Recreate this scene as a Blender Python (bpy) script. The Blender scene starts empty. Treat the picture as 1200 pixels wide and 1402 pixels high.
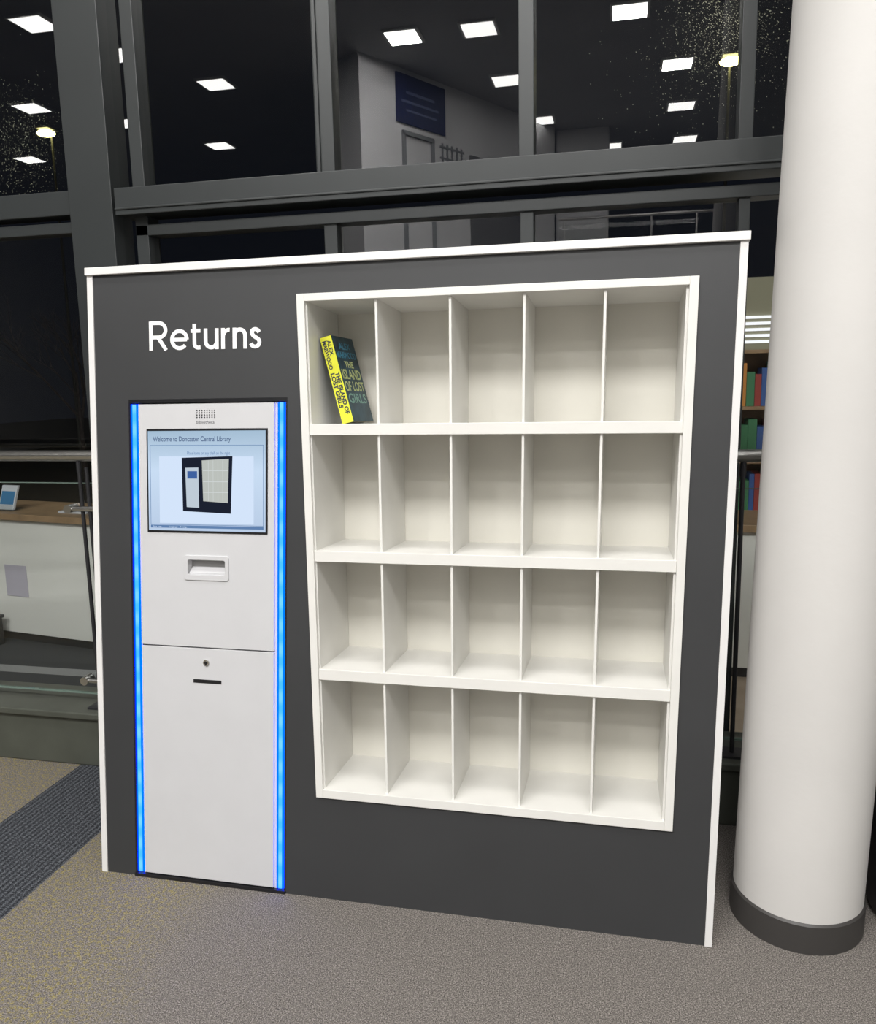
import bpy, math, random
from mathutils import Matrix, Vector
random.seed(7)
scene=bpy.context.scene
COL=scene.collection

# ------------------------------------------------------------ materials
def mat(name, col, rough=0.5, metal=0.0, spec=0.5, noise=None, bump=None, emit=None, es=0.0, coat=0.0):
    m=bpy.data.materials.new(name); m.use_nodes=True
    nt=m.node_tree; b=nt.nodes["Principled BSDF"]
    b.inputs["Base Color"].default_value=(*col,1); b.inputs["Roughness"].default_value=rough
    b.inputs["Metallic"].default_value=metal; b.inputs["Specular IOR Level"].default_value=spec
    b.inputs["Coat Weight"].default_value=coat
    if emit: b.inputs["Emission Color"].default_value=(*emit,1); b.inputs["Emission Strength"].default_value=es
    tc=nt.nodes.new("ShaderNodeTexCoord")
    if noise:
        sc,amt=noise
        n=nt.nodes.new("ShaderNodeTexNoise"); n.inputs["Scale"].default_value=sc; n.inputs["Detail"].default_value=4
        r=nt.nodes.new("ShaderNodeValToRGB"); r.color_ramp.elements[0].position=.3; r.color_ramp.elements[1].position=.7
        r.color_ramp.elements[0].color=(*[c*(1-amt) for c in col],1); r.color_ramp.elements[1].color=(*[min(1,c*(1+amt)) for c in col],1)
        nt.links.new(tc.outputs["Object"],n.inputs["Vector"]); nt.links.new(n.outputs["Fac"],r.inputs["Fac"]); nt.links.new(r.outputs["Color"],b.inputs["Base Color"])
    if bump:
        sc,amt=bump
        n2=nt.nodes.new("ShaderNodeTexNoise"); n2.inputs["Scale"].default_value=sc
        bp=nt.nodes.new("ShaderNodeBump"); bp.inputs["Strength"].default_value=amt; bp.inputs["Distance"].default_value=.002
        nt.links.new(tc.outputs["Object"],n2.inputs["Vector"]); nt.links.new(n2.outputs["Fac"],bp.inputs["Height"]); nt.links.new(bp.outputs["Normal"],b.inputs["Normal"])
    return m
def emis(name,col,s):
    m=bpy.data.materials.new(name); m.use_nodes=True; nt=m.node_tree; nt.nodes.clear()
    e=nt.nodes.new("ShaderNodeEmission"); e.inputs[0].default_value=(*col,1); e.inputs[1].default_value=s
    o=nt.nodes.new("ShaderNodeOutputMaterial"); nt.links.new(e.outputs[0],o.inputs[0]); return m

M_char=mat("charcoal_laminate",(.037,.038,.040),.5,noise=(3,.06),bump=(400,.05))
M_white=mat("white_laminate",(.74,.73,.72),.4,noise=(5,.02))
M_shelf=mat("shelf_white",(.74,.73,.695),.45,noise=(6,.025))
M_shelfback=mat("shelf_back_cream",(.745,.725,.66),.6,noise=(4,.03))
M_steelwhite=mat("white_powder_coat",(.58,.58,.595),.35,noise=(8,.015))
M_black=mat("black_plastic",(.012,.012,.014),.3)
M_slotin=mat("slot_grey",(.36,.36,.36),.5)
M_chrome=mat("chrome",(.7,.7,.7),.2,metal=1)
M_frame=mat("window_frame_grey",(.033,.037,.038),.4,noise=(2,.08))
M_steel=mat("brushed_steel",(.62,.61,.59),.3,metal=1,noise=(30,.05))
M_darkmetal=mat("dark_metal",(.05,.05,.055),.4,metal=.6)
M_kerb=mat("olive_painted_kerb",(.075,.08,.066),.45,noise=(6,.15))
M_wood=mat("counter_wood",(.34,.22,.12),.45,noise=(9,.2))
M_wallw=mat("white_wall_paint",(.66,.66,.67),.7,noise=(2,.03))
M_cream=mat("counter_cream_panel",(.86,.85,.80),.6,noise=(2,.03))
M_sidewall=mat("side_wall_paint",(.5,.5,.49),.7,noise=(2,.03))
M_yellowwall=mat("olive_yellow_wall_paint",(.30,.29,.20),.7,noise=(2,.05))
M_roomwall=mat("room_wall_paint",(.14,.14,.145),.8,noise=(1,.05))
M_poster=mat("navy_poster",(.015,.022,.085),.5)
M_postertext=mat("poster_text",(.12,.15,.28),.5)
M_ceil=mat("ceiling_tile",(.36,.36,.37),.85,noise=(1.5,.05))
M_column=mat("column_paint",(.635,.62,.60),.6,noise=(3,.025),bump=(60,.15))
M_colband=mat("column_base_vinyl",(.045,.042,.04),.5)
M_bin=mat("bin_black",(.02,.02,.022),.45)
M_letter=mat("lettering_white",(.92,.92,.92),.5)
M_outside=mat("asphalt_night",(.01,.01,.01),.9,noise=(2,.2))
M_pole=mat("pole_galvanised",(.05,.05,.04),.6)
M_bark=mat("tree_bark",(.07,.055,.05),.9,noise=(20,.3))
M_lamp=emis("street_lamp_glow",(1,.9,.35),14)
M_light=emis("ceiling_light_diffuser",(1,.985,.95),10)
M_slat=emis("louvre_glow",(.95,.97,1),1.1)
M_yellow=mat("book_yellow",(.74,.74,.05),.4,noise=(30,.05))
M_teal=mat("book_teal",(.022,.06,.085),.35,noise=(25,.5))
M_paper=mat("paper_pages",(.75,.72,.63),.8,noise=(200,.1))
M_navytxt=mat("navy_text",(.02,.03,.06),.5)
M_cyantxt=mat("blue_text",(.08,.30,.44),.5)
M_ytxt=mat("pale_yellow_text",(.58,.64,.28),.5)
M_ttxt=mat("pale_green_text",(.25,.45,.38),.5)
M_leaf=mat("leaflet_white",(.6,.62,.66),.5)
M_leafblue=mat("leaflet_blue",(.05,.2,.4),.5)
M_lilac=mat("notice_lilac",(.55,.52,.6),.6)
M_glassedge=mat("glass_edge_green",(.16,.22,.19),.2)
M_scrtxt=mat("screen_text",(.01,.02,.05),.5,emit=(.03,.06,.14),es=1)
M_scrline=emis("screen_line",(.12,.22,.42),1)
M_scrwhite=emis("screen_pale",(.66,.78,.96),1)
M_scrdark=emis("screen_dark",(.012,.016,.03),1)
M_scrblue=emis("screen_mini_blue",(.05,.12,.35),1)
M_scrwhite2=emis("screen_mini_white",(.52,.6,.68),1)
M_scrcream=emis("screen_mini_cream",(.50,.53,.50),1)
M_scrgrid=emis("screen_mini_grid",(.62,.66,.66),1)
M_logo=mat("logo_grey",(.12,.12,.13),.5)

# screen
M_screen=bpy.data.materials.new("screen_display"); M_screen.use_nodes=True
nt=M_screen.node_tree; b=nt.nodes["Principled BSDF"]; b.inputs["Base Color"].default_value=(.02,.02,.02,1); b.inputs["Roughness"].default_value=.12
tc=nt.nodes.new("ShaderNodeTexCoord"); mp=nt.nodes.new("ShaderNodeSeparateXYZ"); r=nt.nodes.new("ShaderNodeValToRGB")
mr=nt.nodes.new("ShaderNodeMapRange"); mr.inputs[1].default_value=1.14; mr.inputs[2].default_value=1.46
nt.links.new(tc.outputs["Object"],mp.inputs[0]); nt.links.new(mp.outputs[2],mr.inputs[0]); nt.links.new(mr.outputs[0],r.inputs[0]); nt.links.new(r.outputs[0],b.inputs["Emission Color"])
r.color_ramp.elements[0].color=(.46,.58,.76,1); r.color_ramp.elements[1].color=(.34,.48,.62,1)
e=r.color_ramp.elements.new(.6); e.color=(.56,.70,.88,1)
b.inputs["Emission Strength"].default_value=1.0
# LED
M_led=bpy.data.materials.new("blue_led_strip"); M_led.use_nodes=True
nt=M_led.node_tree; nt.nodes.clear()
tc=nt.nodes.new("ShaderNodeTexCoord"); w=nt.nodes.new("ShaderNodeTexWave"); w.bands_direction='Z'; w.inputs["Scale"].default_value=4.2; w.inputs["Distortion"].default_value=0
r=nt.nodes.new("ShaderNodeValToRGB"); r.color_ramp.elements[0].position=.1; r.color_ramp.elements[1].position=.9
r.color_ramp.elements[0].color=(.035,.25,1,1); r.color_ramp.elements[1].color=(.085,.31,1,1)
e=nt.nodes.new("ShaderNodeEmission"); e.inputs[1].default_value=2.3; o=nt.nodes.new("ShaderNodeOutputMaterial")
nt.links.new(tc.outputs["Object"],w.inputs["Vector"]); nt.links.new(w.outputs["Fac"],r.inputs[0]); nt.links.new(r.outputs[0],e.inputs[0]); nt.links.new(e.outputs[0],o.inputs[0])
M_ledside=emis("blue_led_edge",(0.0,.025,.9),9)
# thin glass: same fresnel reflection from both faces
def glassmat(name,ior,tint,rough=0):
    m=bpy.data.materials.new(name); m.use_nodes=True; nt=m.node_tree; nt.nodes.clear()
    ge=nt.nodes.new("ShaderNodeNewGeometry"); mr=nt.nodes.new("ShaderNodeMapRange")
    mr.inputs[3].default_value=ior; mr.inputs[4].default_value=1/ior
    nt.links.new(ge.outputs["Backfacing"],mr.inputs[0])
    f=nt.nodes.new("ShaderNodeFresnel"); nt.links.new(mr.outputs[0],f.inputs[0])
    t=nt.nodes.new("ShaderNodeBsdfTransparent"); t.inputs[0].default_value=(*tint,1)
    g=nt.nodes.new("ShaderNodeBsdfGlossy"); g.inputs["Roughness"].default_value=rough
    mx=nt.nodes.new("ShaderNodeMixShader"); o=nt.nodes.new("ShaderNodeOutputMaterial")
    nt.links.new(f.outputs[0],mx.inputs[0]); nt.links.new(t.outputs[0],mx.inputs[1]); nt.links.new(g.outputs[0],mx.inputs[2]); nt.links.new(mx.outputs[0],o.inputs[0]); return m
M_glass=glassmat("window_glass",2.1,(.9,.92,.92))
M_glasslow=glassmat("lower_window_glass",1.6,(.97,.98,.98))
M_bal=glassmat("balustrade_glass",1.35,(.97,.98,.975))
M_dropglow=mat("raindrop",(.5,.5,.42),.2,emit=(.8,.78,.5),es=.38)  # weak emission painted in for street lamp light caught by the drops

# carpet
M_floor=bpy.data.materials.new("carpet_tiles"); M_floor.use_nodes=True
nt=M_floor.node_tree; N=nt.nodes; Lk=nt.links; b=N["Principled BSDF"]; b.inputs["Roughness"].default_value=.95; b.inputs["Specular IOR Level"].default_value=.05
tc=N.new("ShaderNodeTexCoord"); sep=N.new("ShaderNodeSeparateXYZ"); Lk.new(tc.outputs["Object"],sep.inputs[0])
def noise(s,d=3,rg=.6):
    n=N.new("ShaderNodeTexNoise"); n.inputs["Scale"].default_value=s; n.inputs["Detail"].default_value=d; n.inputs["Roughness"].default_value=rg; Lk.new(tc.outputs["Object"],n.inputs["Vector"]); return n.outputs["Fac"]
def ramp(fac,stops):
    r=N.new("ShaderNodeValToRGB"); cr=r.color_ramp
    cr.elements[0].position=stops[0][0]; cr.elements[0].color=(*stops[0][1],1); cr.elements[1].position=stops[-1][0]; cr.elements[1].color=(*stops[-1][1],1)
    for p,c in stops[1:-1]:
        e=cr.elements.new(p); e.color=(*c,1)
    Lk.new(fac,r.inputs[0]); return r.outputs[0]
def mth(op,a,b_=None,c=None):
    n=N.new("ShaderNodeMath"); n.operation=op
    for i,v in enumerate((a,b_,c)):
        if v is None: continue
        if isinstance(v,(int,float)): n.inputs[i].default_value=v
        else: Lk.new(v,n.inputs[i])
    return n.outputs[0]
def mix(f,a,b_):
    n=N.new("ShaderNodeMix"); n.data_type='RGBA'; Lk.new(f,n.inputs[0]); Lk.new(a,n.inputs[6]); Lk.new(b_,n.inputs[7]); return n.outputs[2]
fine=noise(270,3,.85)
grey=ramp(fine,[(.36,(.036,.032,.029)),(.46,(.118,.107,.098)),(.54,(.180,.163,.150)),(.64,(.36,.33,.305))])
yfine=noise(75,4,.85)
yflk=ramp(fine,[(.36,(.09,.07,.02)),(.5,(.24,.20,.075)),(.64,(.42,.365,.16))])
big=noise(1.6,3)
xx,yy=sep.outputs[0],sep.outputs[1]
edge=mth('ADD',xx,mth('MULTIPLY',mth('SUBTRACT',big,.5),.4))
ym=N.new("ShaderNodeMapRange"); ym.inputs[1].default_value=.50; ym.inputs[2].default_value=.26; Lk.new(edge,ym.inputs[0])
flk=ramp(yfine,[(.515,(0,0,0)),(.56,(1,1,1))])
base=mix(mth('MULTIPLY',mth('MULTIPLY',ym.outputs[0],.85),flk),grey,yflk)
rib=N.new("ShaderNodeTexWave"); rib.bands_direction='X'; rib.inputs["Scale"].default_value=15; rib.inputs["Distortion"].default_value=1.6; rib.inputs["Detail"].default_value=3; rib.inputs["Detail Scale"].default_value=40; Lk.new(tc.outputs["Object"],rib.inputs["Vector"])
ribc=ramp(mth('ADD',mth('MULTIPLY',rib.outputs["Fac"],.13),mth('MULTIPLY',noise(180,2,.75),1.0)),[(.42,(.017,.018,.021)),(.56,(.042,.045,.051)),(.72,(.14,.148,.165))])
inb=mth('MULTIPLY',mth('GREATER_THAN',xx,-.565),mth('LESS_THAN',xx,-.155))
base=mix(inb,base,ribc)
dark=ramp(fine,[(.3,(.03,.032,.035)),(.7,(.08,.082,.086))])
strip=ramp(fine,[(.3,(.20,.20,.20)),(.7,(.32,.32,.32))])
sm=mth('MULTIPLY',mth('GREATER_THAN',yy,1.60),mth('LESS_THAN',yy,1.70))
dark=mix(sm,dark,strip)
woodc=ramp(noise(6),[(.3,(.35,.27,.2)),(.7,(.45,.36,.28))])
beyond=mix(mth('GREATER_THAN',xx,1.0),dark,woodc)
base=mix(mth('GREATER_THAN',yy,1.1),base,beyond)
Lk.new(base,b.inputs["Base Color"])

# ------------------------------------------------------------ builders
def link(o,parent=None):
    COL.objects.link(o)
    if parent is not None:
        o.parent=parent; o.location=tuple(-c for c in parent.location)
    return o
def meshobj(name,verts,faces,m,parent=None,smooth=False,bevel=0,label=None):
    me=bpy.data.meshes.new(name); me.from_pydata([tuple(v) for v in verts],[],faces)
    import bmesh
    bm=bmesh.new(); bm.from_mesh(me); bmesh.ops.recalc_face_normals(bm,faces=bm.faces); bm.to_mesh(me); bm.free()
    for mm in (m if isinstance(m,list) else [m]): me.materials.append(mm)
    if smooth:
        for p in me.polygons: p.use_smooth=True
    o=bpy.data.objects.new(name,me); link(o,parent)
    if bevel:
        md=o.modifiers.new("bevel","BEVEL"); md.width=bevel; md.segments=2; md.limit_method='ANGLE'
    if label: o["label"]=label
    return o
def ident(a,w,d): return (a,d,w)      # x , z , y
def boxes(fn,lst):
    V=[];F=[]
    for (a0,a1,w0,w1,d0,d1) in lst:
        n=len(V)
        for d in (d0,d1):
            for w in (w0,w1):
                for a in (a0,a1): V.append(fn(a,w,d))
        F+=[tuple(n+i for i in f) for f in ((0,1,3,2),(4,6,7,5),(0,2,6,4),(1,5,7,3),(0,4,5,1),(2,3,7,6))]
    return V,F
def boxobj(name,fn,lst,m,parent=None,bevel=0,label=None):
    V,F=boxes(fn,lst); return meshobj(name,V,F,m,parent,False,bevel,label)
def prisms(fn,quads,d0,d1):
    V=[];F=[]
    for q in quads:
        n=len(V); k=len(q)
        for d in (d0,d1):
            for (a,w) in q: V.append(fn(a,w,d))
        F.append(tuple(n+i for i in range(k))); F.append(tuple(n+k+i for i in range(k)))
        for i in range(k):
            j=(i+1)%k; F.append((n+i,n+j,n+k+j,n+k+i))
    return V,F
def empty(name,loc,label,cat,group=None):
    e=bpy.data.objects.new(name,None); e.location=loc; e.empty_display_size=.1; COL.objects.link(e)
    e["label"]=label; e["category"]=cat
    if group: e["group"]=group
    return e
def tag(o,label,cat,group=None):
    o["label"]=label; o["category"]=cat
    if group: o["group"]=group
def struct(o): o["kind"]="structure"; return o
def tube(p0,p1,r,seg=24,r2=None):
    p0=Vector(p0);p1=Vector(p1); ax=(p1-p0).normalized(); t=Vector((0,0,1)) if abs(ax.z)<.9 else Vector((1,0,0))
    a=ax.cross(t).normalized(); c=ax.cross(a); r2=r if r2 is None else r2
    V=[];F=[]
    for p,rr in ((p0,r),(p1,r2)):
        for i in range(seg):
            th=2*math.pi*i/seg; V.append(p+a*math.cos(th)*rr+c*math.sin(th)*rr)
    for i in range(seg):
        j=(i+1)%seg; F.append((i,j,seg+j,seg+i))
    n=len(V); V+=[v.copy() for v in V]
    F.append(tuple(range(n,n+seg))); F.append(tuple(range(n+seg,n+2*seg)))
    return V,F
def merge(*vf):
    V=[];F=[]
    for v,f in vf:
        n=len(V); V+=list(v); F+=[tuple(n+i for i in x) for x in f]
    return V,F
def smooth_auto(o,ang=40):
    for p in o.data.polygons: p.use_smooth=len(p.vertices)==4
def text(name,body,size,fn,m,parent,width=None,height=None,offset=0,extrude=0,align='LEFT',label=None,spacing=1):
    c=bpy.data.curves.new("txt","FONT"); c.body=body; c.size=size; c.offset=offset*size; c.extrude=extrude; c.resolution_u=6; c.align_x=align; c.space_character=spacing
    o=bpy.data.objects.new("txt",c); COL.objects.link(o)
    dg=bpy.context.evaluated_depsgraph_get(); me=bpy.data.meshes.new_from_object(o.evaluated_get(dg))
    bpy.data.objects.remove(o)
    xs=[v.co.x for v in me.vertices]; x0,x1=min(xs),max(xs); ys=[v.co.y for v in me.vertices]
    sx=width/(x1-x0) if width else 1
    sy=height/max(ys) if height else 1
    for v in me.vertices:
        x=(v.co.x-x0)*sx if width else v.co.x*sx
        v.co=fn(x,v.co.y*sy,v.co.z)
    me.materials.clear(); me.materials.append(m); me.name=name
    ob=bpy.data.objects.new(name,me); link(ob,parent)
    if label: ob["label"]=label
    return ob

# leaning plane of the returns wall
kk=0.0716; ca=1/math.sqrt(1+kk*kk); sa=kk*ca
def T(u,w,d):
    return (u, w*sa+d*ca, max(0.0, w*ca-d*sa))
def Pn(a,w,d): return T(a+.0216*w,w,d)
def K(a,w,d): return T(a+.0284*w,w,d)
def su(a,w):
    f=(w-.33)/1.524; l=.764-.031*f; r=1.824+.036*f; return l+(r-l)*a
def S(a,w,d): return T(su(a,w),w,d)

# ------------------------------------------------------------ returns wall panel
wallp=empty("display_panel",(.97,.15,0),"charcoal freestanding returns wall with thin white edging on carpet","display panel")
pl=lambda w:.0216*w
kl=lambda w:.123+.0284*w
kr=lambda w:.652+.0284*w
kt=1.556
sl=lambda w:su(0,w); sr=lambda w:su(1,w)
rgt=lambda w:1.938+.0216*w
e0=.020
H=1.938
quads=[ [(pl(0)+e0,0),(kl(0),0),(kl(kt),kt),(kl(kt),H),(pl(H)+e0,H)],
        [(kl(kt),kt),(kr(kt),kt),(kr(kt),H),(kl(kt),H)],
        [(kr(0),0),(sl(.33),0),(sl(.33),.33),(sl(1.854),1.854),(sl(1.854),H),(kr(kt),H),(kr(kt),kt)],
        [(sl(.33),0),(sr(.33),0),(sr(.33),.33),(sl(.33),.33)],
        [(sl(1.854),1.854),(sr(1.854),1.854),(sr(1.854),H),(sl(1.854),H)],
        [(sr(.33),0),(rgt(0)-e0,0),(rgt(H)-e0,H),(sr(1.854),H),(sr(1.854),1.854),(sr(.33),.33)] ]
V,F=prisms(T,quads,0,.018)
meshobj("front_board",V,F,M_char,wallp)
boxobj("side_edging",Pn,[(0,e0,0,H,-.004,.33)],M_white,wallp,.001,"white edging board")
boxobj("side_edging",Pn,[(1.938-e0,1.938,0,H,-.004,.33)],M_white,wallp,.001,"white edging board")
boxobj("top_cap",Pn,[(-.002,1.942,H,1.961,-.012,.335)],M_white,wallp,.0015,"white top capping board")
boxobj("back_board",Pn,[(e0,1.938-e0,0,H,.315,.33)],M_char,wallp)
def arc(cx,cy,rx,ry,a0,a1,n=16):
    return [(cx+rx*math.cos(math.radians(a0+(a1-a0)*i/n)),cy+ry*math.sin(math.radians(a0+(a1-a0)*i/n))) for i in range(n+1)]
def cat(P,n=5):
    Q=[P[0]]+P+[P[-1]];o=[]
    for i in range(1,len(Q)-2):
        for k in range(n):
            t=k/n; q=[]
            for c in (0,1):
                a,b2,c2,d2=Q[i-1][c],Q[i][c],Q[i+1][c],Q[i+2][c]
                q.append(.5*((2*b2)+(-a+c2)*t+(2*a-5*b2+4*c2-d2)*t*t+(-a+3*b2-3*c2+d2)*t**3))
            o.append(tuple(q))
    o.append(P[-1]); return o
strokes=[
 [(206.4,0),(206.4,38)], [(206.4,35.8)]+arc(218,26.4,9.3,9.4,90,-90)+[(206.4,17.0)], [(216.5,17),(227.8,0)],
 [(236,13.4),(257,13.4)], arc(246.6,13.4,10.4,11.2,0,318,30),
 [(267.5,33.5),(267.5,8)]+arc(272.5,7.6,5,5.2,180,275,8)+[(275.6,2.6)], [(262.5,24.4),(275.8,24.4)],
 [(283,27),(283,11)]+arc(290.6,10.6,7.6,8.3,180,350)+[(298.2,12.5)], [(298.2,27),(298.2,0)],
 [(306.8,0),(306.8,27)], arc(315.0,15.5,8.2,9.1,180,84,10),
 [(322.4,0),(322.4,27)], arc(329.6,16.4,7.2,8.3,180,0)+[(336.8,0)],
 cat([(355.4,20.6),(353.2,23.5),(349.9,24.6),(346.7,23.2),(345.9,20),(347.7,16.4),(351.1,14),(354.7,11.2),(355.8,7.4),(354.1,3.8),(350.2,2.3),(346.4,3.5),(344.4,6.4)])]
VF=[]
for si,P in enumerate(strokes):
    V=[];n_=len(P)
    for i,p in enumerate(P):
        a=P[max(0,i-1)]; c_=P[min(n_-1,i+1)]; dx,dy=c_[0]-a[0],c_[1]-a[1]; l=math.hypot(dx,dy); nx,ny=-dy/l*2.45,dx/l*2.45
        for s in (1,-1):
            for dz in (-.0006-.00008*si,-.0002):
                X_=(p[0]+s*nx-204)*.0024; Y_=(p[1]+s*ny)*.00229
                V.append(T(.2465+X_+.0216*Y_,1.705+Y_-.009*X_,dz))
    F=[(0,1,3,2),((n_-1)*4,(n_-1)*4+2,(n_-1)*4+3,(n_-1)*4+1)]
    for i in range(n_-1):
        o_=i*4; q=o_+4
        F+=[(o_,o_+2,q+2,q),(o_+1,q+1,q+3,o_+3),(o_,q,q+1,o_+1),(o_+2,o_+3,q+3,q+2)]
    VF.append((V,F))
V,F=merge(*VF)
meshobj("lettering",V,F,M_letter,wallp,label="white sans-serif lettering reading Returns")

# ------------------------------------------------------------ shelf unit
sh=empty("pigeonhole_shelf",(1.29,.25,.33),"white pigeonhole book shelf of twenty cells set in charcoal wall","shelf")
tw=.0235/1.1
SD=.285
boxobj("frame",S,[(0,tw,.33,1.854,-.008,SD),(1-tw,1,.33,1.854,-.008,SD),(tw,1-tw,1.832,1.854,-.008,SD),(tw,1-tw,.33,.357,-.008,SD)],M_shelf,sh,.0012)
for q in ((tw,tw+.004),(1-tw-.006,1-tw)):
    boxobj("inner_lining",S,[(q[0],q[1],.357,1.832,.004,SD-.014)],M_shelf,sh)
boxobj("back_panel",S,[(tw,1-tw,.357,1.832,SD-.012,SD)],M_shelfback,sh,label="cream back panel")
rows=[(.357,.702),(.735,1.065),(1.098,1.443),(1.476,1.832)]
for lo,hi in ((.702,.735),(1.065,1.098),(1.443,1.476)):
    boxobj("shelf",S,[(tw,1-tw,lo,hi,-.004,SD-.012)],M_shelf,sh,.0012)
for lo,hi in rows:
    for a in (.2115,.405,.5915,.786):
        boxobj("divider",S,[(a-.0032,a+.0032,lo,hi,.004,SD-.0155)],M_shelf,sh,.0006)

# ------------------------------------------------------------ kiosk
ki=empty("self_service_kiosk",(.40,.15,0),"white self-service return kiosk with blue light strips and screen","kiosk")
boxobj("surround",K,[(.123,.1285,.0,kt,.0,.30),(.6465,.652,.0,kt,.0,.30),(.1285,.6465,1.545,kt,.0,.30),(.123,.652,0.0,.010,-.006,.30),(.1285,.6465,.01,1.545,.285,.295)],M_black,ki,label="black surround frame")
for a0,a1 in ((.1305,.1515),(.620,.6445)):
    mid=(a0+a1)/2
    o=boxobj("light_strip",K,[(mid-.0055,mid+.0055,.014,1.541,.001,.02)],M_led,ki,label="glowing blue light strip")
    for q in ((a0,mid-.0056),(mid+.0056,a1)):
        boxobj("light_strip_edge",K,[(q[0],q[1],.014,1.541,.003,.02)],M_ledside,ki,label="deep blue glowing strip edge")
boxobj("body",K,[(.153,.6185,.010,1.543,.030,.28),(.153,.1568,.010,1.543,.006,.030),(.6102,.6185,.010,1.543,.006,.030)],M_steelwhite,ki)
hx0,hx1,hz0,hz1=.3225,.449,1.012,1.059
boxobj("upper_fascia",K,[(.157,.610,hz1,1.541,.0,.029),(.157,.610,.782,hz0,.0,.029),(.157,hx0,hz0,hz1,.0,.029),(hx1,.610,hz0,hz1,.0,.029)],M_steelwhite,ki)
door=boxobj("door",K,[(.157,.610,.014,.777,.0,.029)],M_steelwhite,ki,.001,"white lower access door")
def rrect(x0,x1,z0,z1,r,n=6):
    P=[]
    for cx,cz,s in ((x1-r,z1-r,0),(x0+r,z1-r,90),(x0+r,z0+r,180),(x1-r,z0+r,270)):
        for i in range(n+1):
            t=math.radians(s+90*i/n); P.append((cx+r*math.cos(t),cz+r*math.sin(t)))
    return P
def ring(fn,o,i,d0,d1):
    n=len(o);V=[fn(a,w,d0) for a,w in o]+[fn(a,w,d0) for a,w in i]+[fn(a,w,d1) for a,w in o]+[fn(a,w,d1) for a,w in i];F=[]
    for k in range(n):
        j=(k+1)%n
        F+=[(k,j,n+j,n+k),(k,j,2*n+j,2*n+k),(n+k,n+j,3*n+j,3*n+k),(2*n+k,2*n+j,3*n+j,3*n+k)]
    return V,F
V,F=ring(K,rrect(.3105,.4615,.995,1.073,.009),rrect(.3225,.449,1.012,1.059,.006),-.004,.003)
meshobj("receipt_slot",V,F,M_steelwhite,ki,label="white rounded receipt slot bezel",bevel=.001)
V,F=boxes(K,[(hx0,hx1,hz0,hz1,.026,.029)])
meshobj("slot_recess",V,F,M_slotin,ki,label="grey slot recess")
V=[K(a,w,d) for a in (hx0+.002,hx1-.002) for (w,d) in ((hz0,.004),(hz0+.006,.004),(hz0+.022,.0255),(hz0,.0255))]
meshobj("slot_tray",V,[(0,1,2,3),(4,5,6,7),(0,1,5,4),(1,2,6,5),(2,3,7,6),(3,0,4,7)],M_steelwhite,ki,label="sloping white slot tray")
scr=boxobj("screen",K,[(.1845,.5895,1.143,1.4655,-.003,.004)],M_black,ki,.002,"black bezelled touch screen")
boxobj("display",K,[(.1905,.5835,1.150,1.4585,-.0036,-.0028)],M_screen,ki,label="lit pale blue display")
dd=-.0042
k2=lambda x0,w0:(lambda x,y,z:K(x0+x,w0+y,dd-.0004))
text("screen_heading","Welcome to Doncaster Central Library",.02,k2(.2085,1.4265),M_scrtxt,ki,width=.262,height=.0155,offset=.008,label="heading text on display")
text("screen_caption","Place items on any shelf on the right",.01,k2(.325,1.386),M_scrline,ki,width=.143,height=.0095,label="caption text on display")
def fr(x0,x1,z0,z1,t): return [(x0,x1,z0,z0+t,dd,dd+.0003),(x0,x1,z1-t,z1,dd,dd+.0003),(x0,x0+t,z0,z1,dd,dd+.0003),(x1-t,x1,z0,z1,dd,dd+.0003)]
boxobj("screen_border",K,fr(.1975,.5775,1.168,1.415,.0014),M_scrline,ki,label="thin blue border line")
boxobj("screen_band",K,[(.1975,.5775,1.158,1.1665,dd,dd+.0003)],M_scrline,ki,label="dark footer band")
boxobj("screen_picture",K,[(.229,.545,1.173,1.380,dd+.0002,dd+.0005)],M_scrwhite,ki,label="pale picture panel")
V,F=prisms(K,[[(.306,1.376),(.476,1.381),(.470,1.205),(.309,1.211)]],dd-.0001,dd)
meshobj("picture_backdrop",V,F,M_scrdark,ki,label="dark picture of a returns wall")
V,F=prisms(K,[[(.318,1.345),(.362,1.346),(.364,1.222),(.322,1.224)]],dd-.0003,dd-.0002)
meshobj("picture_kiosk",V,F,M_scrwhite2,ki,label="white kiosk in the picture")
V,F=prisms(K,[[(.374,1.368),(.464,1.373),(.460,1.238),(.378,1.243)]],dd-.0003,dd-.0002)
meshobj("picture_shelf",V,F,M_scrcream,ki,label="cream shelf in the picture")
V,F=boxes(K,[(.325,.358,1.312,1.335,dd-.0006,dd-.0005)])
meshobj("picture_screen",V,F,M_scrblue,ki,label="small blue screen in the picture")
V,F=boxes(K,[(.378,.461,z,z+.0022,dd-.0006,dd-.0005) for z in (1.269,1.302,1.336)]+[(a,a+.0013,1.243,1.368,dd-.0006,dd-.0005) for a in (.395,.411,.427,.443)])
meshobj("picture_lines",V,F,M_scrgrid,ki,label="pale shelf lines in the picture")
for x0,s,wd in ((.205,"Start over",.03),(.262,"Language",.028),(.30,"Help",.022)):
    text("screen_footer",s,.008,k2(x0,1.1595),M_scrwhite,ki,width=wd,height=.005)
VF=[]
for i in range(8):
    for j in range(4):
        c=(.3565+i*.0084,1.4995+j*.0068)
        V=[K(c[0]+.0021*math.cos(t*math.pi/4),c[1]+.0021*math.sin(t*math.pi/4),d) for d in (-.0008,.0) for t in range(8)]
        VF.append((V,[tuple(range(8)),tuple(range(8,16))]+[(t,(t+1)%8,8+(t+1)%8,8+t) for t in range(8)]))
V,F=merge(*VF); meshobj("speaker_grille",V,F,M_black,ki,label="grid of black speaker holes")
text("maker_mark","bibliotheca",.01,lambda x,y,z:K(.354+x,1.4805+y,-.0006),M_logo,ki,width=.061,height=.0085,label="small grey maker lettering")
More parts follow.
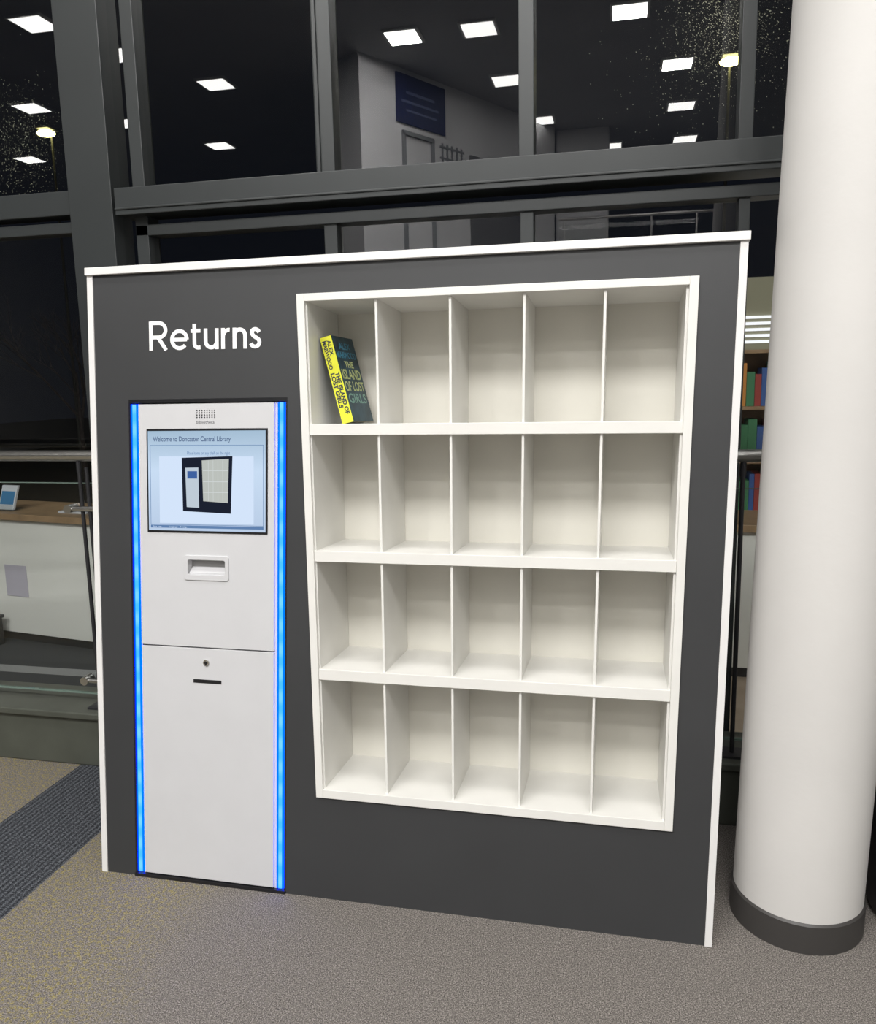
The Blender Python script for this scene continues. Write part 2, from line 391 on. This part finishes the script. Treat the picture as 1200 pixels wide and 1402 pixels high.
def disc(fn,cx,cz,r,d0,d1,seg=24):
    V=[fn(cx+r*math.cos(2*math.pi*t/seg),cz+r*math.sin(2*math.pi*t/seg),d) for d in (d0,d1) for t in range(seg)]
    return V,[tuple(range(seg)),tuple(range(seg,2*seg))]+[(t,(t+1)%seg,seg+(t+1)%seg,seg+t) for t in range(seg)]
V,F=disc(K,.383,.733,.0105,-.004,.002); lk=meshobj("lock",V,F,M_chrome,door,label="round chrome key lock",bevel=.001); lk.location=(0,0,0)
V,F=merge(disc(K,.383,.733,.0055,-.0048,-.0041),boxes(K,[(.3815,.3845,.7245,.7335,-.0055,-.0049)])); lk=meshobj("keyhole",V,F,M_black,door,label="black keyhole"); lk.location=(0,0,0)
lk=boxobj("slit",K,[(.338,.434,.666,.6775,-.001,.001)],M_black,door,label="narrow black slot"); lk.location=(0,0,0)

# ------------------------------------------------------------ book
u0,w0,d0=.8375,1.4762,.085
th=math.radians(14.8); ps=math.radians(7)
def B(i,j,k):   # i thickness, j height, k depth (spine to fore edge)
    x=i*math.cos(ps)+k*math.sin(ps); dz=k*math.cos(ps)-i*math.sin(ps)
    return T(u0+x*math.cos(th)-j*math.sin(th), w0+x*math.sin(th)*.85+j*math.cos(th)-0, d0+dz)
bk=empty("book",B(0,0,0),"thick paperback with yellow spine and teal cover leaning in a cell","book")
BT,BH,BD=.038,.268,.15
boxobj("spine",B,[(0,BT,0,BH,0,.0015)],M_yellow,bk,label="yellow spine")
boxobj("cover",B,[(BT-.0012,BT,0,BH,.0016,BD),(0,.0012,0,BH,.0016,BD)],M_teal,bk,label="dark teal cover")
boxobj("page_block",B,[(.0013,BT-.0013,.002,BH-.002,.0016,BD-.003)],M_paper,bk,label="cream pages")
def spt(i0,j0): return lambda x,y,z:B(i0+y,j0-x,-.0006)
text("spine_text","ALEX",.012,spt(.0205,BH-.012),M_navytxt,bk,width=.048,height=.0125,offset=.03)
text("spine_text","MARWOOD",.012,spt(.005,BH-.012),M_navytxt,bk,width=.088,height=.0125,offset=.03)
text("spine_text","THE ISLAND OF",.012,spt(.0205,BH-.112),M_navytxt,bk,width=.130,height=.0135,offset=.04)
text("spine_text","LOST GIRLS",.012,spt(.005,BH-.112),M_navytxt,bk,width=.108,height=.0135,offset=.04)
def cvt(k0,j0): return lambda x,y,z:B(BT+.0006,j0+y,k0+x)
for s,k0,j0,wd,h,m in (("ALEX",.035,.040,.08,.020,M_cyantxt),("MARWOOD",.010,.068,.130,.020,M_cyantxt),("THE",.045,.098,.06,.020,M_ytxt),("ISLAND",.010,.134,.13,.030,M_ytxt),("OF LOST",.008,.172,.135,.030,M_ytxt),("GIRLS",.012,.210,.125,.030,M_ttxt)):
    text("cover_text",s,.02,cvt(k0,BH-j0),m,bk,width=wd,height=h,offset=.02)

# ------------------------------------------------------------ room shell
CH=6.2; X0,X1,Y0,YW=-13,6.5,-18.2,1.05
MY=-3.7
def plane(name,pts,m,): return struct(meshobj(name,pts,[(0,1,2,3)],m))
plane("floor",[(X0,Y0,0),(X1,Y0,0),(X1,3.2,0),(X0,3.2,0)],M_floor)
plane("ceiling",[(X0,Y0,CH),(X1,Y0,CH),(X1,YW,CH),(X0,YW,CH)],M_ceil)
struct(boxobj("wall_south",ident,[(X0,X1,0,CH,Y0-.1,Y0)],M_roomwall))
struct(boxobj("wall_west",ident,[(X0-.1,X0,0,CH,Y0,YW)],M_sidewall))
struct(boxobj("wall_east",ident,[(X1,X1+.1,0,CH,Y0,YW)],M_sidewall))
V,F=prisms(lambda a,y,z:(a,y,z),[[(-2.04,-3.95+MY),(.4,-8.4+MY),(.0,-8.7+MY),(-2.5,-4.25+MY)]],0,CH)
struct(meshobj("wall_partition",V,F,M_wallw))
struct(boxobj("wall_return",ident,[(.42,1.4,0,CH,-9.4+MY,-8.6+MY)],M_wallw))
dv=Vector((2.44,-4.45,0)).normalized(); nv=Vector((dv.y*-1,dv.x,0)); 
if nv.y<0: nv=-nv
def Wp(a,w,d):
    p=Vector((-2.04,-3.95+MY,0))+dv*a+nv*d; return (p.x,p.y,w)
po=boxobj("notice_board",Wp,[(.74,1.86,5.42,6.12,.005,.03)],M_poster); tag(po,"navy blue notice board on white wall","notice board")
boxobj("notice_lines",Wp,[(.95,1.6,5.85,5.89,.031,.033),(.85,1.7,5.72,5.755,.031,.033),(.95,1.65,5.6,5.63,.031,.033)],M_postertext,po)
M_doorg=mat("door_grey",(.22,.23,.24),.5)
struct(boxobj("door_1",Wp,[(.86,.92,3.3,5.32,.0,.04),(1.52,1.58,3.3,5.32,.0,.04),(.86,1.58,5.26,5.32,.0,.04)],M_doorg))
struct(boxobj("door_2",Wp,[(2.5,3.9,3.3,5.25,.0,.03)],M_roomwall))
# patterned panel next to the door
pp_=[]
for i in range(5):
    a=1.78+i*.12
    pp_.append((a,a+.03,4.5,5.3,.004,.02)); 
for j in range(5): pp_.append((1.74,2.34,4.55+j*.17,4.58+j*.17,.004,.02))
gp=boxobj("wall_graphic",Wp,pp_,M_doorg); tag(gp,"grey lattice wall graphic on white wall","wall graphic")
# upper gallery opposite the glazing
struct(boxobj("floor_gallery",ident,[(.5,X1,3.2,3.45,Y0,-11.8)],M_wallw))
gb=empty("gallery_railing",(3.4,-11.85,3.45),"glass gallery railing with steel handrail on upper floor","railing")
V,F=tube((.5,-11.9,4.5),(X1,-11.9,4.5),.03); o=meshobj("handrail",V,F,M_steel,gb); smooth_auto(o)
for i in range(8):
    V,F=tube((.6+i*.8,-11.9,3.45),(.6+i*.8,-11.9,4.48),.02,12); meshobj("post",V,F,M_steel,gb)
boxobj("glass_panel",ident,[(.5,X1,3.55,4.4,-11.93,-11.92)],M_bal,gb)

# wall and bookcase beyond the glazing, beside the column
struct(boxobj("wall_beyond",ident,[(2.2,4.2,0,2.15,3.10,3.18)],M_yellowwall))
struct(boxobj("trim_40",ident,[(2.30,2.62,1.765+i*.036,1.781+i*.036,3.085,3.10) for i in range(5)],M_slat))  # lit louvre panel on the wall, slats glow by emission
by0,by1=2.80,3.08
bc=empty("bookcase",(2.85,2.94,0),"wooden bookcase filled with books behind white counter","bookcase")
bx0,bx1=2.24,3.5
boxobj("carcass",ident,[(bx0-.02,bx0,0,1.72,by0,by1),(bx1,bx1+.02,0,1.72,by0,by1),(bx0,bx1,1.70,1.72,by0,by1),(bx0,bx1,0,.08,by0,by1),(bx0,bx1,.08,1.70,by1-.015,by1)],M_wood,bc)
bcols=[mat("book_cover_%s"%nm,c,.5) for nm,c in (("red",(.35,.05,.04)),("blue",(.05,.12,.35)),("cream",(.6,.55,.42)),("green",(.06,.22,.1)),("black",(.03,.03,.03)),("orange",(.6,.25,.05)))]
lv=[.78,1.09,1.40]
for z in lv: boxobj("shelf",ident,[(bx0,bx1,z-.02,z,by0,by1-.015)],M_wood,bc)
for z in lv:
    x=bx0+.01
    while x<bx1-.07:
        t=random.uniform(.028,.05); h=random.uniform(.18,.26)
        o=boxobj("book",ident,[(x,x+t-.002,z+.001,z+h,by0+.03,by0+.2)],random.choice(bcols)); tag(o,"hardback book standing on a bookcase shelf","book","books in the bookcase"); x+=t

# glazing
panesU=[(-7.6,-.60),(-.27,.49),(.56,1.285),(1.335,2.055),(2.10,4.67)]
n=1
def pane(x0,x1,z0,z1,m):
    global n
    struct(meshobj("window_%d"%n,[(x0,YW,z0),(x1,YW,z0),(x1,YW,z1),(x0,YW,z1)],[(0,1,2,3)],m)); n+=1
for a,b_ in panesU: pane(a-.01,b_+.01,2.39,CH,M_glass)
for a,b_ in panesU:
    pane(a-.01,b_+.01,1.30,2.24,M_glasslow if a>2 else M_glass)
    pane(a-.01,b_+.01,.05,1.30,M_glasslow)
pane(-.41,-.31,.05,CH,M_glass)
n=1
def trim(lst,bev=.003):
    global n
    o=struct(boxobj("trim_%d"%n,ident,lst,M_frame,None,bev)); n+=1
trim([(-.605,-.403,0,CH,.98,1.12)])            # main post
trim([(-.322,-.265,0,CH,1.01,1.10)])
trim([(.486,.562,2.39,CH,1.01,1.10),(.492,.508,2.39,CH,1.0,1.01)])
trim([(1.281,1.338,2.39,CH,1.01,1.10)])
trim([(2.053,2.102,2.39,CH,1.01,1.10)])
trim([(.503,.557,0,2.23,1.02,1.10)])
trim([(1.284,1.335,0,2.23,1.02,1.10)])
trim([(2.066,2.104,0,2.23,1.02,1.10)])
trim([(-.375,4.7,2.285,2.392,.955,1.10),(-.375,4.7,2.305,2.314,.949,.955)])
trim([(-.322,4.7,2.208,2.252,1.01,1.10)])
trim([(-7.7,-.60,2.31,2.408,1.00,1.10)])
trim([(-7.7,-.60,2.24,2.285,1.02,1.10)])
trim([(-7.7,4.7,0,.06,1.01,1.10)])
struct(boxobj("floor_outside",ident,[(-30,30,-.4,-.3,3.2,40)],M_outside))

# bare tree outside
random.seed(11)
tr=empty("bare_tree",(-7.6,10.5,-.3),"leafless young tree standing outside at night","tree")
VF=[]
def grow(p,d,l,r,lev):
    q=p+d*l; VF.append(tube(p,q,r,6,r*.65))
    if lev==0: return
    for i in range(3 if lev>1 else 4):
        nd=(d+Vector((random.uniform(-.7,.7),random.uniform(-.7,.7),random.uniform(-.1,.5)))).normalized()
        grow(p+d*l*random.uniform(.55,1),nd,l*random.uniform(.55,.75),r*.55,lev-1)
grow(Vector((-7.6,10.5,-.3)),Vector((0,0,1)),1.5,.045,5)
V,F=merge(*VF); meshobj("trunk_and_branches",V,F,M_bark,tr)
random.seed(5)

# street lamps
for x,z in ((3.256,6.29),(-8.80,6.22)):
    L=empty("street_lamp",(x,12,-.3),"lit yellowish street lamp on slim pole outside at night","street lamp","street lamps outside")
    V,F=tube((x,12.05,-.3),(x,12.05,z+.02),.035,16,.02); o=meshobj("pole",V,F,M_pole,L); smooth_auto(o)
    V,F=merge(boxes(ident,[(x-.14,x+.14,z+.06,z+.10,11.75,12.1)])); meshobj("lamp_head",V,F,M_darkmetal,L,bevel=.02)
    V=[];F=[]
    for i in range(9):
        ph=math.pi*i/8
        for j in range(20):
            t=2*math.pi*j/20; V.append((x+.17*math.sin(ph)*math.cos(t),11.9+.15*math.sin(ph)*math.sin(t),z+.055*math.cos(ph)))
    for i in range(8):
        for j in range(20):
            j2=(j+1)%20; F.append((i*20+j,i*20+j2,(i+1)*20+j2,(i+1)*20+j))
    meshobj("lamp_lens",V,F,M_lamp,L,label="glowing yellow lens")
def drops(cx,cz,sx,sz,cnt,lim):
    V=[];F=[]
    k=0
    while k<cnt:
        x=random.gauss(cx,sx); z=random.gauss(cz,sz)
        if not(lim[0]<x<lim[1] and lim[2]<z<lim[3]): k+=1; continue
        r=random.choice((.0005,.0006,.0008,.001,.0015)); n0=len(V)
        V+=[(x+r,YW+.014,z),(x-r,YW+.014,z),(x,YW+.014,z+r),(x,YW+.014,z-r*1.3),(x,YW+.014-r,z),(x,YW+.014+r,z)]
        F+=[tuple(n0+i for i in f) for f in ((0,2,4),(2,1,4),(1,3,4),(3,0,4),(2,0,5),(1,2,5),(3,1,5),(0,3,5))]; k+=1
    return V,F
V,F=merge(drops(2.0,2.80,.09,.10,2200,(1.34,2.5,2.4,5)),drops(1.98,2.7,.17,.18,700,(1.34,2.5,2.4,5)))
o=meshobj("raindrops",V,F,M_dropglow); o["kind"]="stuff"; tag(o,"scatter of raindrops on dark window glass","raindrops")
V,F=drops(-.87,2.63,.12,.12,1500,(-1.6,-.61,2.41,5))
o=meshobj("raindrops",V,F,M_dropglow); o["kind"]="stuff"; tag(o,"scatter of raindrops on dark window glass","raindrops")

# ceiling lights (panels seen mirrored in the glazing, plus some added for light)
pos=[(-1.28,9.39),(-.24,9.42),(1.72,9.39),(-.13,11.42),(2.44,11.43),(2.64,13.48),(2.86,15.6),(1.41,15.7),(.2,13.6),(-5.72,7.74),(-7.99,10.5),(-10.2,13.2),(-5.28,8.92),(-4.54,10.33),(-6.06,13.4),(-6.99,11.65),
     (-1.3,7.35),(.9,7.35),(3.2,7.35),(4.6,9.4),(-3.2,7.35)]  # extra panels added to light the near room, not mirrored in view
for x,yv in pos:
    y=2.1-yv
    o=empty("ceiling_light",(x,y,CH),"square white recessed ceiling light panel, lit","ceiling light","recessed ceiling lights")
    boxobj("housing",ident,[(x-.25,x+.25,CH-.03,CH-.001,y-.25,y+.25)],M_white,o)
    boxobj("diffuser",ident,[(x-.215,x+.215,CH-.036,CH-.0305,y-.215,y+.215)],M_light,o,label="glowing diffuser")

# ------------------------------------------------------------ balustrade
kb=struct(boxobj("trim_%d"%n,ident,[(-6,4.6,0,.215,.66,.90),(-6,4.6,.215,.245,.64,.92)],M_kerb,None,.006)); n+=1
for xa,xb,xs,two in ((-5.9,-.32,-.47,True),(2.0,4.5,2.085,False)):
    ba=empty("balustrade",((xa+xb)/2,.72,.245),"glass balustrade with steel handrail and slim dark posts on kerb","balustrade","glass balustrades")
    V,F=tube((xa,.72,1.318),(xb,.72,1.318),.022); o=meshobj("handrail",V,F,M_steel,ba,label="round brushed steel handrail"); smooth_auto(o)
    boxobj("glass_panel",ident,[(xa,xb,.29,1.20,.752,.762)],M_bal,ba,label="clear glass panel")
    boxobj("glass_edge",ident,[(xa,xb,1.2005,1.2035,.752,.762),(xa,xb,.284,.2895,.750,.764)],M_glassedge,ba,label="pale green glass edge")
    parts=[tube((xs-.012,.72,.245),(xs-.012,.72,1.27),.008,12),boxes(ident,[(xs-.05,xs+.06,.245,.253,.68,.76)]),tube((xs-.012,.72,1.25),(xs-.012,.72,1.30),.010,12)]
    if two: parts.append(tube((xs+.022,.72,.245),(xs+.022,.72,1.27),.008,12))
    V,F=merge(*parts); meshobj("post",V,F,M_darkmetal,ba,label="slim dark metal post")
    if two:
        for z in (1.10,.36):
            V,F=merge(tube((xs-.07,.715,z),(xs+.045,.715,z),.011,16),tube((xs-.07,.70,z),(xs-.07,.752,z),.018,16)); o=meshobj("glass_clamp",V,F,M_steel,ba,label="round steel glass clamp")

# ------------------------------------------------------------ counters
def rotfn(cx,cy,ang):
    c,s=math.cos(ang),math.sin(ang)
    return lambda a,w,d:(cx+a*c-d*s,cy+a*s+d*c,w)
R1=rotfn(-1.8,2.05,math.radians(-9))
cn=empty("counter",R1(0,0,.2),"white-fronted counter with brown wooden top by dark windows","counter","counters")
boxobj("front_panel",R1,[(-2.6,1.2,.06,.79,0,.03),(-2.6,-2.57,.06,.79,.03,.42),(1.17,1.2,.06,.79,.03,.42)],M_cream,cn,.002,"white front panel")
boxobj("worktop",R1,[(-2.65,1.25,.79,.83,-.03,.45)],M_wood,cn,.003,"brown wooden worktop")
boxobj("plinth",R1,[(-2.58,1.18,0,.06,.03,.40)],M_darkmetal,cn,0,"dark recessed plinth")
R2=rotfn(3.6,2.15,0)
cn=empty("counter",R2(0,0,.2),"white-fronted counter with brown wooden top beside column","counter","counters")
boxobj("front_panel",R2,[(-1.8,1.2,.06,.79,0,.03),(-1.8,-1.77,.06,.79,.03,.42),(1.17,1.2,.06,.79,.03,.42)],M_cream,cn,.002,"white front panel")
boxobj("worktop",R2,[(-1.85,1.25,.79,.83,-.03,.45)],M_wood,cn,.003,"brown wooden worktop")
boxobj("plinth",R2,[(-1.78,1.18,0,.06,.03,.40)],M_darkmetal,cn,0,"dark recessed plinth")
def lean_leaf(a,w,d): return R1(a,w,d+ (w-.83)*.35)
lh=boxobj("leaflet_holder",R1,[(-.38,-.24,.83,.836,.04,.16),(-.38,-.24,.836,.87,.045,.05)],M_bal); tag(lh,"clear leaflet holder standing on counter","leaflet holder")
lf=boxobj("leaflet",lean_leaf,[(-.375,-.245,.838,.985,.055,.070)],M_leaf,None,.001); tag(lf,"white and blue leaflets in clear holder","leaflet")
boxobj("leaflet_picture",lean_leaf,[(-.365,-.255,.87,.95,.053,.0545)],M_leafblue,lf)
pp=boxobj("paper_stack",R1,[(.10,.32,.8305,.842,.08,.24)],M_leaf,None,.001); tag(pp,"small stack of white papers on wooden counter","paper")
nt_=boxobj("notice",R1,[(-.30,-.12,.30,.50,-.004,-.001)],M_lilac); tag(nt_,"pale lilac notice on white counter front","notice")
gbx=boxobj("storage_box",R1,[(-.56,-.30,0.0,.17,-.30,-.06),(-.57,-.29,.17,.19,-.31,-.05)],M_darkmetal,None,.004); tag(gbx,"dark grey lidded box on floor against counter","box")

# ------------------------------------------------------------ column, bin
co=empty("column",(2.195,.2,0),"round white painted column with dark grey base band","column")
def lathe(profile,cx,cy,tx=0,seg=96):
    V=[];F=[]
    for z,r in profile: V+=[(cx+tx*z+r*math.cos(2*math.pi*t/seg),cy+r*math.sin(2*math.pi*t/seg),z) for t in range(seg)]
    for k in range(len(profile)-1):
        for t in range(seg):
            j=(t+1)%seg; F.append((k*seg+t,k*seg+j,(k+1)*seg+j,(k+1)*seg+t))
    n0=len(V); L_=(len(profile)-1)*seg
    V+=V[:seg]+V[L_:L_+seg]
    F.append(tuple(range(n0,n0+seg))); F.append(tuple(range(n0+seg,n0+2*seg))); return V,F
V,F=lathe([(.085,.178),(1,.178),(CH-.002,.178)],2.195,.2,.022); o=meshobj("shaft",V,F,M_column,co,label="smooth white column shaft"); smooth_auto(o)
V,F=lathe([(0,.184),(.084,.184)],2.195,.2,.022); V2,F2=lathe([(.0841,.184),(.09,.179)],2.195,.2,.022); V,F=merge((V,F),(V2,F2)); o=meshobj("base_band",V,F,M_colband,co,label="dark grey base band"); smooth_auto(o)
bn=empty("waste_bin",(2.63,.26,0),"round black waste bin beside white column","bin")
V,F=lathe([(0,.2),(.02,.215),(.5,.225),(.51,.22)],2.63,.26,0,48); o=meshobj("bin_body",V,F,M_bin,bn); smooth_auto(o)
V,F=lathe([(.512,.228),(.54,.228),(.57,.20),(.59,.12)],2.63,.26,0,48); o=meshobj("lid",V,F,M_bin,bn); smooth_auto(o)

# ------------------------------------------------------------ lights
def area(x,y,z,sx,sy,p,col=(1,.985,.96)):
    l=bpy.data.lights.new("added_fill_area","AREA"); l.shape='RECTANGLE'; l.size=sx; l.size_y=sy; l.energy=p; l.color=col
    o=bpy.data.objects.new("added_fill_light",l); o.location=(x,y,z); COL.objects.link(o)
    return o
area(.9,-1.3,CH-.05,6,.8,150)  # added fill strip with no fixture of its own
area(.9,-4.75,CH-.05,7,1.6,740)  # wide added fill, spread out to soften banded shadows on the shelf backs
for x,y in ((-1.28,-7.29),(1.72,-7.29),(2.44,-9.33)):
    area(x,y,CH-.04,.42,.42,85)  # extra fill added just below existing ceiling panels
w=bpy.data.worlds.new("night"); scene.world=w; w.use_nodes=True
w.node_tree.nodes["Background"].inputs[0].default_value=(.01,.012,.018,1); w.node_tree.nodes["Background"].inputs[1].default_value=.4

# ------------------------------------------------------------ camera
cam=bpy.data.cameras.new("camera"); cam.sensor_fit='VERTICAL'; cam.sensor_height=24; cam.lens=1110/1402*24; cam.clip_start=.05
c=bpy.data.objects.new("camera",cam); COL.objects.link(c)
R=Matrix(((.976328,-.015345,.215752),(.215313,.164011,-.962674),(-.020613,.986339,.163433)))
c.matrix_world=Matrix.Translation((1.658133,-2.168006,1.6)) @ R.to_4x4()
scene.camera=c
scene.view_settings.view_transform='Standard'
